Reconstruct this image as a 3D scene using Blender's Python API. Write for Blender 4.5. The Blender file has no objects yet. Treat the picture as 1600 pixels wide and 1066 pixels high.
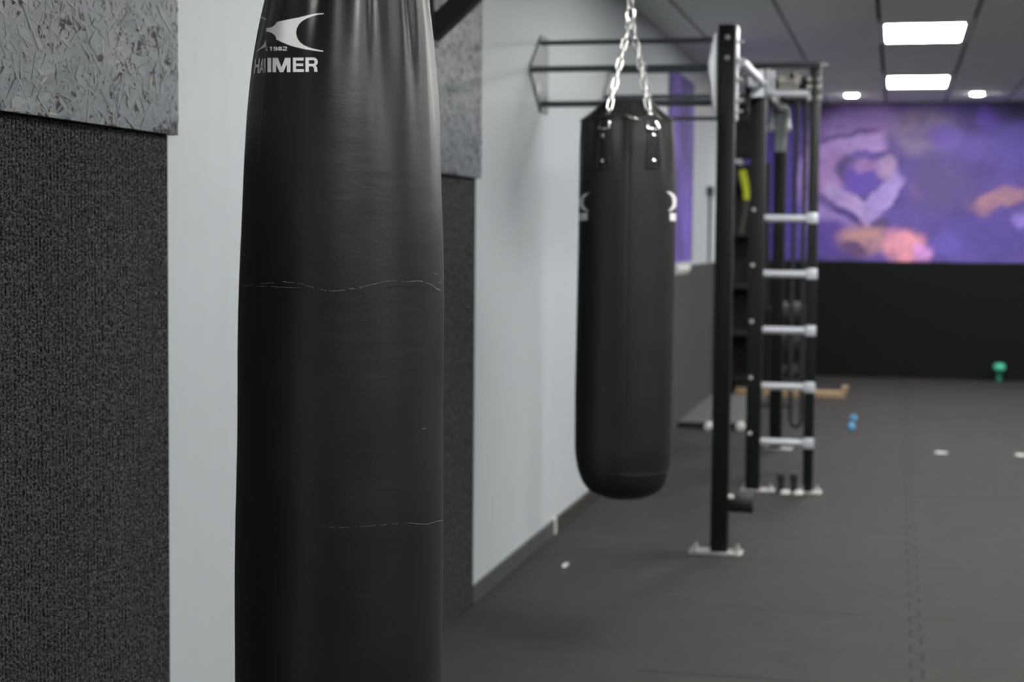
import bpy, bmesh, math, random
from mathutils import Vector, Matrix
random.seed(7)
sc = bpy.context.scene
COL = sc.collection
PI = math.pi

# ------------------------------------------------------------------ camera, world, exposure
F_PX, YAW, PITCH, ROLL, EYE = 2600.0, 0.226591, 0.063939, 0.0084571, 1.5
FWD = Vector((-math.sin(YAW)*math.cos(PITCH), math.cos(YAW)*math.cos(PITCH), -math.sin(PITCH)))
_r0 = Vector((math.cos(YAW), math.sin(YAW), 0)); _u0 = _r0.cross(FWD)
RIGHT = math.cos(ROLL)*_r0 + math.sin(ROLL)*_u0
UP = -math.sin(ROLL)*_r0 + math.cos(ROLL)*_u0
CAM = Vector((0, 0, EYE))
cd = bpy.data.cameras.new('camera'); cam = bpy.data.objects.new('camera', cd); COL.objects.link(cam)
m = Matrix((RIGHT, UP, -FWD)).transposed().to_4x4(); m.translation = CAM
cam.matrix_world = m
cd.sensor_width = 36.0; cd.lens = F_PX*36.0/1600.0; cd.clip_start = 0.05
cd.dof.use_dof = True; cd.dof.focus_distance = 2.76; cd.dof.aperture_fstop = 4.5
sc.camera = cam
sc.view_settings.view_transform = 'Standard'; sc.view_settings.look = 'None'
sc.view_settings.gamma = 1.0; sc.view_settings.use_curve_mapping = False
sc.view_settings.exposure = 1.0
wd = bpy.data.worlds.new('world'); sc.world = wd; wd.use_nodes = True
wd.node_tree.nodes['Background'].inputs[0].default_value = (0.02, 0.022, 0.025, 1)
PANEL_EMIT = 20.0          # ceiling panels
DOWN_EMIT = 200.0          # round downlights

WX = -1.655               # left wall
YB = 18.25                # back wall
HC = 2.94                 # ceiling height
XR, YF = 7.2, -4.5        # right wall, wall behind the camera

def ray(px, py):
    return FWD + RIGHT*((px-800)/F_PX) - UP*((py-533)/F_PX)
def on_y(px, py, y):
    d = ray(px, py); return CAM + d*(y/d.y)

# ------------------------------------------------------------------ materials
def new_mat(name):
    M = bpy.data.materials.new(name); M.use_nodes = True
    nt = M.node_tree; return M, nt, nt.nodes['Principled BSDF']
def nd(nt, typ, **kw):
    n = nt.nodes.new(typ)
    for k, v in kw.items():
        if hasattr(n, k): setattr(n, k, v)
        else: n.inputs[k].default_value = v
    return n
def simple(name, col, rough=0.5, metal=0.0, bump=0.0, bscale=300.0, var=0.0, vscale=8.0, spec=0.5):
    M, nt, b = new_mat(name)
    b.inputs['Base Color'].default_value = (*col, 1); b.inputs['Roughness'].default_value = rough
    b.inputs['Metallic'].default_value = metal; b.inputs['Specular IOR Level'].default_value = spec
    tc = nd(nt, 'ShaderNodeTexCoord')
    if bump:
        n = nd(nt, 'ShaderNodeTexNoise', Scale=bscale, Detail=4.0); nt.links.new(tc.outputs['Object'], n.inputs['Vector'])
        bp = nd(nt, 'ShaderNodeBump', Strength=bump, Distance=0.002)
        nt.links.new(n.outputs['Fac'], bp.inputs['Height']); nt.links.new(bp.outputs['Normal'], b.inputs['Normal'])
    n2 = nd(nt, 'ShaderNodeTexNoise', Scale=vscale, Detail=5.0); nt.links.new(tc.outputs['Object'], n2.inputs['Vector'])
    mx = nd(nt, 'ShaderNodeMix', data_type='RGBA')
    mx.inputs[6].default_value = (*[c*(1-var) for c in col], 1); mx.inputs[7].default_value = (*[min(1, c*(1+var)) for c in col], 1)
    nt.links.new(n2.outputs['Fac'], mx.inputs[0]); nt.links.new(mx.outputs[2], b.inputs['Base Color'])
    return M
def emitter(name, col, strength):
    M, nt, b = new_mat(name)
    b.inputs['Base Color'].default_value = (.8, .8, .8, 1)
    b.inputs['Emission Color'].default_value = (*col, 1); b.inputs['Emission Strength'].default_value = strength
    return M
def mathn(nt, op, a, b=None, c=None):
    n = nd(nt, 'ShaderNodeMath', operation=op)
    for i, v in enumerate((a, b, c)):
        if v is None: continue
        if isinstance(v, (int, float)): n.inputs[i].default_value = v
        else: nt.links.new(v, n.inputs[i])
    return n.outputs[0]

def wall_paint():
    M, nt, b = new_mat('wall_paint')
    tc = nd(nt, 'ShaderNodeTexCoord')
    mp = nd(nt, 'ShaderNodeMapping'); mp.inputs['Scale'].default_value = (1, 9, 0.35)
    nt.links.new(tc.outputs['Object'], mp.inputs['Vector'])
    n = nd(nt, 'ShaderNodeTexNoise', Scale=1.6, Detail=4.0); nt.links.new(mp.outputs[0], n.inputs['Vector'])
    mx = nd(nt, 'ShaderNodeMix', data_type='RGBA')
    mx.inputs[6].default_value = (.475, .522, .55, 1); mx.inputs[7].default_value = (.505, .555, .585, 1)
    nt.links.new(n.outputs['Fac'], mx.inputs[0]); nt.links.new(mx.outputs[2], b.inputs['Base Color'])
    b.inputs['Roughness'].default_value = .55
    n2 = nd(nt, 'ShaderNodeTexNoise', Scale=60.0, Detail=3.0); nt.links.new(tc.outputs['Object'], n2.inputs['Vector'])
    bp = nd(nt, 'ShaderNodeBump', Strength=.12, Distance=.002); nt.links.new(n2.outputs['Fac'], bp.inputs['Height'])
    nt.links.new(bp.outputs[0], b.inputs['Normal'])
    return M
def carpet(name, dark, light, axis=1, pitch=0.0145, ribs=True):
    M, nt, b = new_mat(name)
    tc = nd(nt, 'ShaderNodeTexCoord'); sx = nd(nt, 'ShaderNodeSeparateXYZ'); nt.links.new(tc.outputs['Object'], sx.inputs[0])
    nz = nd(nt, 'ShaderNodeTexNoise', Scale=130.0, Detail=3.0); nt.links.new(tc.outputs['Object'], nz.inputs['Vector'])
    wob = mathn(nt, 'MULTIPLY_ADD', nz.outputs['Fac'], .006, -.003)
    co = mathn(nt, 'ADD', sx.outputs[axis], wob)
    ph = mathn(nt, 'MULTIPLY', co, 2*PI/pitch)
    rib = mathn(nt, 'MULTIPLY_ADD', mathn(nt, 'SINE', ph), .5, .5)
    fib = nd(nt, 'ShaderNodeTexNoise', Scale=210.0, Detail=5.0, Roughness=.7); nt.links.new(tc.outputs['Object'], fib.inputs['Vector'])
    fr = nd(nt, 'ShaderNodeValToRGB'); fr.color_ramp.elements[0].position = .45; fr.color_ramp.elements[1].position = .72
    fr.color_ramp.elements[0].color = (*dark, 1); fr.color_ramp.elements[1].color = (*light, 1)
    nt.links.new(fib.outputs['Fac'], fr.inputs[0])
    nt.links.new(fr.outputs[0], b.inputs['Base Color'])
    hgt = mathn(nt, 'ADD', rib, mathn(nt, 'MULTIPLY', fib.outputs['Fac'], 1.6)) if ribs else fib.outputs['Fac']
    bp = nd(nt, 'ShaderNodeBump', Strength=.9, Distance=.0035); nt.links.new(hgt, bp.inputs['Height'])
    nt.links.new(bp.outputs[0], b.inputs['Normal'])
    b.inputs['Roughness'].default_value = .95; b.inputs['Specular IOR Level'].default_value = .12
    return M
def floor_mat():
    M, nt, b = new_mat('rubber_floor')
    tc = nd(nt, 'ShaderNodeTexCoord'); sx = nd(nt, 'ShaderNodeSeparateXYZ'); nt.links.new(tc.outputs['Object'], sx.inputs[0])
    n = nd(nt, 'ShaderNodeTexNoise', Scale=5.0, Detail=9.0, Roughness=.72); nt.links.new(tc.outputs['Object'], n.inputs['Vector'])
    r = nd(nt, 'ShaderNodeValToRGB'); r.color_ramp.elements[0].position = .3; r.color_ramp.elements[1].position = .72
    r.color_ramp.elements[0].color = FLOOR_A; r.color_ramp.elements[1].color = FLOOR_B
    nt.links.new(n.outputs['Fac'], r.inputs[0])
    # jigsaw joint along the room: a square wave about x = 0.1, every 1.07 m a straight cross joint
    def seam(x0):
        sq = mathn(nt, 'SIGN', mathn(nt, 'SINE', mathn(nt, 'MULTIPLY', sx.outputs[1], 2*PI/.24)))
        d = mathn(nt, 'ABSOLUTE', mathn(nt, 'SUBTRACT', mathn(nt, 'ADD', sx.outputs[0], -x0), mathn(nt, 'MULTIPLY', sq, .020)))
        line = mathn(nt, 'LESS_THAN', d, .007)
        tooth = mathn(nt, 'LESS_THAN', mathn(nt, 'ABSOLUTE', mathn(nt, 'SINE', mathn(nt, 'MULTIPLY', sx.outputs[1], 2*PI/.24))), .16)
        band = mathn(nt, 'LESS_THAN', mathn(nt, 'ABSOLUTE', mathn(nt, 'ADD', sx.outputs[0], -x0)), .022)
        return mathn(nt, 'MAXIMUM', line, mathn(nt, 'MULTIPLY', tooth, band))
    s = seam(.1)
    fy = mathn(nt, 'ABSOLUTE', mathn(nt, 'SUBTRACT', mathn(nt, 'FRACT', mathn(nt, 'DIVIDE', mathn(nt, 'ADD', sx.outputs[1], -6.689+.535*1), 1.067)), .5))
    cross = mathn(nt, 'LESS_THAN', fy, .010)
    nb = nd(nt, 'ShaderNodeTexNoise', Scale=2.2, Detail=3.0); nt.links.new(tc.outputs['Object'], nb.inputs['Vector'])
    cross = mathn(nt, 'MULTIPLY', cross, mathn(nt, 'GREATER_THAN', nb.outputs['Fac'], .42))
    cross = mathn(nt, 'MULTIPLY', cross, mathn(nt, 'GREATER_THAN', sx.outputs[0], -.85))
    allm = mathn(nt, 'MULTIPLY', mathn(nt, 'MAXIMUM', s, cross), .85)
    mx = nd(nt, 'ShaderNodeMix', data_type='RGBA'); mx.inputs[7].default_value = (.006, .0065, .0065, 1)
    nt.links.new(allm, mx.inputs[0]); nt.links.new(r.outputs[0], mx.inputs[6]); nt.links.new(mx.outputs[2], b.inputs['Base Color'])
    g = nd(nt, 'ShaderNodeTexNoise', Scale=220.0, Detail=4.0); nt.links.new(tc.outputs['Object'], g.inputs['Vector'])
    bp = nd(nt, 'ShaderNodeBump', Strength=.35, Distance=.002); nt.links.new(g.outputs['Fac'], bp.inputs['Height'])
    nt.links.new(bp.outputs[0], b.inputs['Normal'])
    b.inputs['Roughness'].default_value = .78; b.inputs['Specular IOR Level'].default_value = .3
    return M
def vinyl(name, col, rough, spec=.78):
    M, nt, b = new_mat(name)
    tc = nd(nt, 'ShaderNodeTexCoord')
    n = nd(nt, 'ShaderNodeTexNoise', Scale=9.0, Detail=7.0, Roughness=.6); nt.links.new(tc.outputs['Object'], n.inputs['Vector'])
    r = nd(nt, 'ShaderNodeValToRGB'); r.color_ramp.elements[0].position = .3; r.color_ramp.elements[1].position = .78
    r.color_ramp.elements[0].color = (*col, 1); r.color_ramp.elements[1].color = (*[c*1.55 for c in col], 1)
    nt.links.new(n.outputs['Fac'], r.inputs[0]); nt.links.new(r.outputs[0], b.inputs['Base Color'])
    mr = nd(nt, 'ShaderNodeMapRange'); mr.inputs[3].default_value = rough-.05; mr.inputs[4].default_value = rough+.09
    nt.links.new(n.outputs['Fac'], mr.inputs[0]); nt.links.new(mr.outputs[0], b.inputs['Roughness'])
    mp = nd(nt, 'ShaderNodeMapping'); mp.inputs['Scale'].default_value = (1, 1, 4.0); nt.links.new(tc.outputs['Object'], mp.inputs[0])
    w = nd(nt, 'ShaderNodeTexNoise', Scale=11.0, Detail=5.0, Roughness=.62); nt.links.new(mp.outputs[0], w.inputs['Vector'])
    bp = nd(nt, 'ShaderNodeBump', Strength=.10, Distance=.006); nt.links.new(w.outputs['Fac'], bp.inputs['Height'])
    g = nd(nt, 'ShaderNodeTexNoise', Scale=500.0, Detail=3.0); nt.links.new(tc.outputs['Object'], g.inputs['Vector'])
    bp2 = nd(nt, 'ShaderNodeBump', Strength=.12, Distance=.001); nt.links.new(g.outputs['Fac'], bp2.inputs['Height'])
    nt.links.new(bp.outputs[0], bp2.inputs['Normal']); nt.links.new(bp2.outputs[0], b.inputs['Normal'])
    b.inputs['Specular IOR Level'].default_value = spec
    return M

def srgb(r, g, b):
    return tuple(((c/255+.055)/1.055)**2.4 if c > 10 else c/255/12.92 for c in (r, g, b))

def mural_mat(name, base, shapes, distort=.10, gain=1.0, smoke=False):
    """painted abstract: soft shapes in the wall's own metres (object x,z): (x, z, half_w, half_h, rot_deg, rgb, softness)"""
    M, nt, b = new_mat(name)
    tc = nd(nt, 'ShaderNodeTexCoord')
    n = nd(nt, 'ShaderNodeTexNoise', Scale=3.5, Detail=6.0, Roughness=.6); nt.links.new(tc.outputs['Object'], n.inputs['Vector'])
    vs = nd(nt, 'ShaderNodeVectorMath', operation='SUBTRACT'); vs.inputs[1].default_value = (.5, .5, .5); nt.links.new(n.outputs['Color'], vs.inputs[0])
    vm = nd(nt, 'ShaderNodeVectorMath', operation='SCALE'); vm.inputs['Scale'].default_value = distort*2; nt.links.new(vs.outputs[0], vm.inputs[0])
    va = nd(nt, 'ShaderNodeVectorMath', operation='ADD'); nt.links.new(tc.outputs['Object'], va.inputs[0]); nt.links.new(vm.outputs[0], va.inputs[1])
    n2 = nd(nt, 'ShaderNodeTexNoise', Scale=2.2, Detail=5.0); nt.links.new(tc.outputs['Object'], n2.inputs['Vector'])
    rr = nd(nt, 'ShaderNodeValToRGB')
    rr.color_ramp.elements[0].position = .35; rr.color_ramp.elements[1].position = .7
    lo = [c*.55*gain for c in srgb(*base)]; hi = [c*1.35*gain for c in srgb(*base)]
    rr.color_ramp.elements[0].color = (*lo, 1); rr.color_ramp.elements[1].color = (*hi, 1)
    nt.links.new(n2.outputs['Fac'], rr.inputs[0]); cur = rr.outputs[0]
    for (x, z, hw, hh, rot, col, soft, box) in shapes:
        mp = nd(nt, 'ShaderNodeMapping', vector_type='TEXTURE')
        mp.inputs['Location'].default_value = (x, 0, z); mp.inputs['Rotation'].default_value = (0, math.radians(rot), 0)
        mp.inputs['Scale'].default_value = (hw, 1e4, hh)
        nt.links.new(va.outputs[0], mp.inputs[0])
        if box:
            ab = nd(nt, 'ShaderNodeVectorMath', operation='ABSOLUTE'); nt.links.new(mp.outputs[0], ab.inputs[0])
            s = nd(nt, 'ShaderNodeSeparateXYZ'); nt.links.new(ab.outputs[0], s.inputs[0]); d = mathn(nt, 'MAXIMUM', s.outputs[0], s.outputs[2])
        else:
            ln = nd(nt, 'ShaderNodeVectorMath', operation='LENGTH'); nt.links.new(mp.outputs[0], ln.inputs[0]); d = ln.outputs['Value']
        mr = nd(nt, 'ShaderNodeMapRange', interpolation_type='SMOOTHSTEP')
        mr.inputs[1].default_value = 1+soft*.5; mr.inputs[2].default_value = 1-soft*.5
        nt.links.new(d, mr.inputs[0])
        mx = nd(nt, 'ShaderNodeMix', data_type='RGBA'); mx.inputs[7].default_value = (*[min(.95, c*gain) for c in srgb(*col)], 1)
        nt.links.new(mr.outputs[0], mx.inputs[0]); nt.links.new(cur, mx.inputs[6]); cur = mx.outputs[2]
    if smoke:      # painted smoke and spatter over the shapes
        for sc_, lo_, hi_, col, amt in ((3.0, .42, .66, (86, 70, 146), .5), (6.5, .54, .74, (56, 42, 98), .5), (9.0, .56, .74, (150, 126, 205), .35)):
            q = nd(nt, 'ShaderNodeTexNoise', Scale=sc_, Detail=8.0, Roughness=.7, Distortion=.6); nt.links.new(tc.outputs['Object'], q.inputs['Vector'])
            mr = nd(nt, 'ShaderNodeMapRange'); mr.inputs[1].default_value = lo_; mr.inputs[2].default_value = hi_; mr.inputs[4].default_value = amt
            nt.links.new(q.outputs['Fac'], mr.inputs[0])
            mx = nd(nt, 'ShaderNodeMix', data_type='RGBA'); mx.inputs[7].default_value = (*[c*gain for c in srgb(*col)], 1)
            nt.links.new(mr.outputs[0], mx.inputs[0]); nt.links.new(cur, mx.inputs[6]); cur = mx.outputs[2]
    nt.links.new(cur, b.inputs['Base Color']); b.inputs['Roughness'].default_value = .7
    return M

FLOOR_A = (.022, .0212, .0200, 1); FLOOR_B = (.035, .0335, .0312, 1)
MT = {}
MT['paint'] = wall_paint()
MT['room'] = simple('side_paint', (.16, .17, .18), .7, var=.05, vscale=2)
MT['ceiling'] = simple('ceiling_tile', (.86, .88, .88), .9, bump=.1, bscale=200, var=.04, vscale=4)
MT['ceiling_gap'] = simple('ceiling_joint', (.035, .035, .04), .9)
MT['floor'] = floor_mat()
MT['osb'] = simple('grey_painted_flakes', (.142, .160, .180), .42, bump=.5, bscale=160, var=.22, vscale=30)
MT['osb_base'] = simple('osb_core', (.03, .031, .034), .8, bump=.5, bscale=120, var=.4, vscale=50)
MT['osb_raw'] = simple('bare_wood_flake', (.42, .36, .28), .7, var=.2, vscale=40)
MT['carpet'] = carpet('ribbed_carpet', (.006, .0072, .0068), (.24, .25, .245), ribs=False)
MT['wainscot'] = carpet('lit_wainscot_carpet', (.06, .064, .064), (.16, .165, .162), pitch=.02)  # charcoal lining made lighter, the stronger light on it put into the colour
MT['wainscot_back'] = carpet('shaded_back_wainscot', (.006, .008, .007), (.022, .026, .024), axis=0, pitch=.02)  # similar charcoal, its weaker light put into the darker colour
MT['skirting'] = simple('dark_skirting', (.06, .065, .066), .6, var=.1)
MT['skirting_brown'] = simple('brown_skirting', (.03, .026, .022), .7, var=.1)
MT['vinyl'] = vinyl('black_vinyl', (.0032, .0038, .0036), .38)
MT['vinyl2'] = vinyl('black_leather', (.0066, .0076, .0073), .44, .45)
MT['crack'] = simple('torn_vinyl', (.10, .10, .095), .5, var=.5, vscale=90)
MT['crack_dark'] = simple('crease_vinyl', (.004, .004, .004), .7)
MT['white_print'] = simple('white_print', (.90, .90, .91), .45, var=.03)
MT['grey_print'] = simple('shaded_print', (.72, .72, .73), .5, var=.1, vscale=40)  # white print with its left-side shade put into the colour
MT['strap'] = simple('black_strap', (.028, .03, .03), .45, bump=.2, bscale=400)
MT['chrome'] = simple('chrome_steel', (.80, .81, .80), .18, 1.0, var=.05)
MT['powder'] = simple('black_powder_coat', (.0050, .0080, .0068), .45, bump=.08, bscale=500, var=.1, spec=.3)
MT['brace'] = simple('backlit_bracket_black', (.006, .007, .007), .5, var=.1)  # black stands in for the unlit, backlit side of the bracket
MT['grey_steel'] = simple('grey_steel_bar', (.085, .10, .112), .4, .35, var=.08)
MT['silver'] = simple('silver_paint', (.60, .63, .68), .33, .35, var=.05)
MT['pale_steel'] = simple('pale_steel_paint', (.34, .38, .38), .45, .1)
MT['zinc'] = simple('zinc_plate', (.60, .60, .59), .35, .6, var=.15, vscale=30)
MT['black'] = simple('matt_black', (.008, .008, .009), .6)
MT['rubber'] = simple('black_rubber', (.012, .012, .012), .6)
MT['yellow'] = simple('yellow_band', (.62, .68, .03), .5)
MT['brown'] = simple('grey_brown_strap', (.09, .08, .07), .6)
MT['wood'] = simple('pale_wood', (.40, .29, .17), .55, var=.2, vscale=20)
MT['mat_grey'] = simple('grey_platform', (.10, .105, .105), .7, var=.1)
MT['green_light'] = simple('light_green_neoprene', (.06, .52, .32), .5)
MT['green_dark'] = simple('dark_green_neoprene', (.01, .14, .085), .5)
MT['blue'] = simple('blue_neoprene', (.12, .42, .75), .5)
MT['white'] = simple('white_paint', (.75, .75, .73), .5)
MT['beige'] = simple('beige_steel', (.38, .36, .33), .5, .2)
MT['panel'] = emitter('light_panel', (1.0, .985, .945), PANEL_EMIT)
MT['down'] = emitter('downlight_glow', (1.0, .93, .80), DOWN_EMIT)
MT['frame'] = simple('white_light_frame', (.80, .82, .82), .7)

# ------------------------------------------------------------------ mesh helpers
def link(name, bm, mats, parent=None, smooth=False):
    me = bpy.data.meshes.new(name)
    bmesh.ops.recalc_face_normals(bm, faces=bm.faces[:])
    bm.to_mesh(me); bm.free()
    if not isinstance(mats, (list, tuple)): mats = [mats]
    for k in mats: me.materials.append(MT[k] if isinstance(k, str) else k)
    if smooth:
        for p in me.polygons: p.use_smooth = True
        if smooth != 'all':
            me.set_sharp_from_angle(angle=math.radians(38))
    o = bpy.data.objects.new(name, me); COL.objects.link(o)
    if parent is not None:
        o.parent = parent
        base = Vector(parent.location)
        if parent.parent: base = Vector((0, 0, 0))
        if parent.type == 'EMPTY': me.transform(Matrix.Translation(-base))
    return o
def tag(o, label=None, cat=None, group=None, kind=None):
    if label: o['label'] = label
    if cat: o['category'] = cat
    if group: o['group'] = group
    if kind: o['kind'] = kind
    return o
def thing(name, label, cat, loc=(0, 0, 0), group=None):
    o = bpy.data.objects.new(name, None); COL.objects.link(o); o.location = loc
    o.empty_display_size = .1
    return tag(o, label, cat, group)
def origin_to(o, loc):
    """move a top-level mesh's origin to loc without moving the mesh"""
    o.data.transform(Matrix.Translation(-Vector(loc))); o.location = loc; return o
def box(bm, c, s, bev=0.0, rot=None, mi=0):
    r = bmesh.ops.create_cube(bm, size=1.0)
    vs = r['verts']
    M = Matrix.Translation(Vector(c)) @ (rot.to_4x4() if rot else Matrix.Identity(4)) @ Matrix.Diagonal((*s, 1))
    bmesh.ops.transform(bm, matrix=M, verts=vs)
    fs = set(f for v in vs for f in v.link_faces)
    for f in fs: f.material_index = mi
    if bev:
        es = list(set(e for v in vs for e in v.link_edges))
        bmesh.ops.bevel(bm, geom=es, offset=bev, segments=2, profile=.5, affect='EDGES')
    return bm
def boxr(bm, x0, x1, y0, y1, z0, z1, bev=0.0, mi=0):
    return box(bm, ((x0+x1)/2, (y0+y1)/2, (z0+z1)/2), (abs(x1-x0), abs(y1-y0), abs(z1-z0)), bev, mi=mi)
def tube(bm, pts, r, n=12, closed=False, cap=True, radii=None):
    pts = [Vector(p) for p in pts]; N = len(pts); rings = []
    up = None
    for i, p in enumerate(pts):
        if closed: t = pts[(i+1) % N]-pts[i-1]
        else: t = pts[min(i+1, N-1)]-pts[max(i-1, 0)]
        t.normalize()
        if up is None:
            up = Vector((0, 0, 1)) if abs(t.z) < .9 else Vector((0, 1, 0))
        a = t.cross(up)
        if a.length < 1e-5: a = t.cross(Vector((1, .3, 0)))
        a.normalize(); bb = a.cross(t).normalized(); up = bb
        rr = radii[i] if radii else r
        rings.append([bm.verts.new(p+rr*(math.cos(2*PI*k/n)*a+math.sin(2*PI*k/n)*bb)) for k in range(n)])
    for i in range(N if closed else N-1):
        A, B = rings[i], rings[(i+1) % N]
        for k in range(n): bm.faces.new((A[k], A[(k+1) % n], B[(k+1) % n], B[k]))
    if cap and not closed:
        bm.faces.new(rings[0][::-1]); bm.faces.new(rings[-1])
    return bm
def lathe(bm, prof, c=(0, 0, 0), axis='Z', n=24):
    """prof: list of (radius, height)"""
    c = Vector(c); rings = []
    for r, h in prof:
        ring = []
        for k in range(n):
            a = 2*PI*k/n; u, v = r*math.cos(a), r*math.sin(a)
            p = {'Z': (u, v, h), 'Y': (u, h, v), 'X': (h, u, v)}[axis]
            ring.append(bm.verts.new(c+Vector(p)))
        rings.append(ring)
    for i in range(len(rings)-1):
        A, B = rings[i], rings[i+1]
        for k in range(n): bm.faces.new((A[k], A[(k+1) % n], B[(k+1) % n], B[k]))
    bm.faces.new(rings[0][::-1]); bm.faces.new(rings[-1])
    return bm
def prism(bm, poly, axis, a0, a1, mi=0):
    """poly: 2-D points in the two other axes (in x,y,z order); extruded from a0 to a1 along axis"""
    def P(q, a): return {'X': (a, q[0], q[1]), 'Y': (q[0], a, q[1]), 'Z': (q[0], q[1], a)}[axis]
    A = [bm.verts.new(P(q, a0)) for q in poly]; B = [bm.verts.new(P(q, a1)) for q in poly]
    n = len(poly); fs = [bm.faces.new(A[::-1]), bm.faces.new(B)]
    for i in range(n): fs.append(bm.faces.new((A[i], A[(i+1) % n], B[(i+1) % n], B[i])))
    for f in fs: f.material_index = mi
    return bm
def B(): return bmesh.new()
def dup(o, parent, loc=None):
    c = o.copy(); COL.objects.link(c); c.parent = parent
    if loc is not None: c.location = loc
    return c

# ------------------------------------------------------------------ the setting
def struct(name, bm, mats):
    return tag(link(name, bm, mats), kind='structure')
bm = B(); boxr(bm, WX-.2, XR+.2, YF-.2, YB+.2, -.12, 0); struct('floor', bm, 'floor')
bm = B(); boxr(bm, WX-.14, WX, YF-.1, YB+.1, 0, HC+.05); struct('wall_left', bm, 'paint')
bm = B(); boxr(bm, WX, XR, YB, YB+.14, 0, HC+.05); struct('wall_back', bm, 'room')
bm = B(); boxr(bm, XR, XR+.14, YF, YB, 0, HC+.05); struct('wall_right', bm, 'room')
bm = B(); boxr(bm, WX, XR, YF-.14, YF, 0, HC+.05); struct('wall_front', bm, 'room')
# ceiling: long tiles with shadow joints, an open bay where each light panel sits
SEAM0, PITCH_T = -.768, .617
LIGHT_X = [.150, .150+4*PITCH_T, .150+8*PITCH_T]  # middle and right rows unseen, added for light from right and front
LIGHT_Y = [.8, 4.6, 8.4, 12.18, 15.98]
bm = B()
boxr(bm, WX-.1, XR+.1, YF-.1, YB+.1, HC+.07, HC+.15, mi=1)
k0 = math.floor((WX-SEAM0)/PITCH_T)
k = k0
while SEAM0+k*PITCH_T < XR:
    x0 = max(WX-.02, SEAM0+k*PITCH_T+.014); x1 = min(XR+.02, SEAM0+(k+1)*PITCH_T-.014)
    if x1 > x0:
        ys = [YF-.05]
        cx = (x0+x1)/2
        hole = any(abs(cx-lx) < .1 for lx in LIGHT_X)
        cuts = []
        if hole:
            for ly in LIGHT_Y: cuts.append((ly-.61, ly+.61))
        segs = []; y = YF-.05
        for a, c in cuts: segs.append((y, a)); y = c
        segs.append((y, YB+.05))
        for a, c in segs: boxr(bm, x0, x1, a, c, HC, HC+.06, mi=0)
    k += 1
struct('ceiling', bm, ['ceiling', 'ceiling_gap'])
# skirting on the left wall
bm = B(); boxr(bm, WX, WX+.012, 6.47, 8.1, 0, .072); struct('baseboard_left', bm, 'skirting')
bm = B(); boxr(bm, WX, WX+.02, 8.16, 10.0, 0, .072); struct('trim_1', bm, 'skirting_brown')
bm = B(); boxr(bm, WX, WX+.02, 8.1, 8.13, 0, .085, .004); struct('trim_2', bm, 'white')

# ------------------------------------------------------------------ wall panels
def osb_panel(y0, y1, label):
    bm = B(); boxr(bm, WX+.004, WX+.030, y0, y1, 1.722, 2.925, mi=1)
    rng = random.Random(int(y0*100))
    nb = int(4600*(y1-y0)/1.25); n = int(9800*(y1-y0)/1.25)
    x0 = WX+.0300
    for i in range(n):
        L = rng.uniform(.03, .13); Wd = rng.uniform(.006, .022)*(.6+L*5)
        cy = rng.uniform(y0, y1); cz = rng.uniform(1.722, 2.925)
        a = rng.gauss(0, .75) if rng.random() < .6 else rng.uniform(-PI/2, PI/2)
        til = rng.gauss(0, .028); pit = rng.gauss(0, .010); h = rng.uniform(.0001, .0014)
        if i > nb: L = rng.uniform(.015, .07); Wd = rng.uniform(.0012, .0045); til = rng.gauss(0, .16); pit = rng.gauss(0, .02); h = rng.uniform(.0004, .0018)
        elif rng.random() < .4: til *= 2.2; pit *= 2
        ca, sa = math.cos(a), math.sin(a)
        skew = rng.uniform(-.35, .35)*Wd
        q = [(-L/2, -Wd/2+skew*.3), (-L*.1, -Wd/2*1.05), (L/2, -Wd/2*rng.uniform(.3, 1)), (L/2+skew, Wd/2*rng.uniform(.2, 1)), (L*.05, Wd/2*1.05), (-L/2-skew, Wd/2*rng.uniform(.4, 1))]
        pts = []
        ok = True
        for u, v in q:
            yy, zz = cy+u*ca-v*sa, cz+u*sa+v*ca
            yy = min(max(yy, y0), y1); zz = min(max(zz, 1.722), 2.925)
            pts.append((min(x0+h+u*pit+v*til, WX+.0375), yy, zz))
        top = [bm.verts.new(p) for p in pts]; bot = [bm.verts.new((x0-.002, p[1], p[2])) for p in pts]
        mi = 2 if rng.random() < (.10 if cz < 1.733 else .35 if (cy-3.32)**2+(cz-1.86)**2 < .0012 else .006) and L < .06 else 0
        try:
            f = bm.faces.new(top); f.material_index = mi
            for k in range(6):
                g = bm.faces.new((top[k], bot[k], bot[(k+1) % 6], top[(k+1) % 6])); g.material_index = mi
        except ValueError: pass
    o = link('osb_panel', bm, ['osb', 'osb_base', 'osb_raw'])
    tag(o, label, 'wall panel', 'strand boards on the left wall')
    return o
osb_panel(1.10, 3.594, 'grey painted strand board on the left wall, above the nearest charcoal carpet')  # near end lengthened out of view to darken the bag's reflection
osb_panel(5.22, 6.472, 'grey painted strand board half hidden behind the front punching bag')
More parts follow.
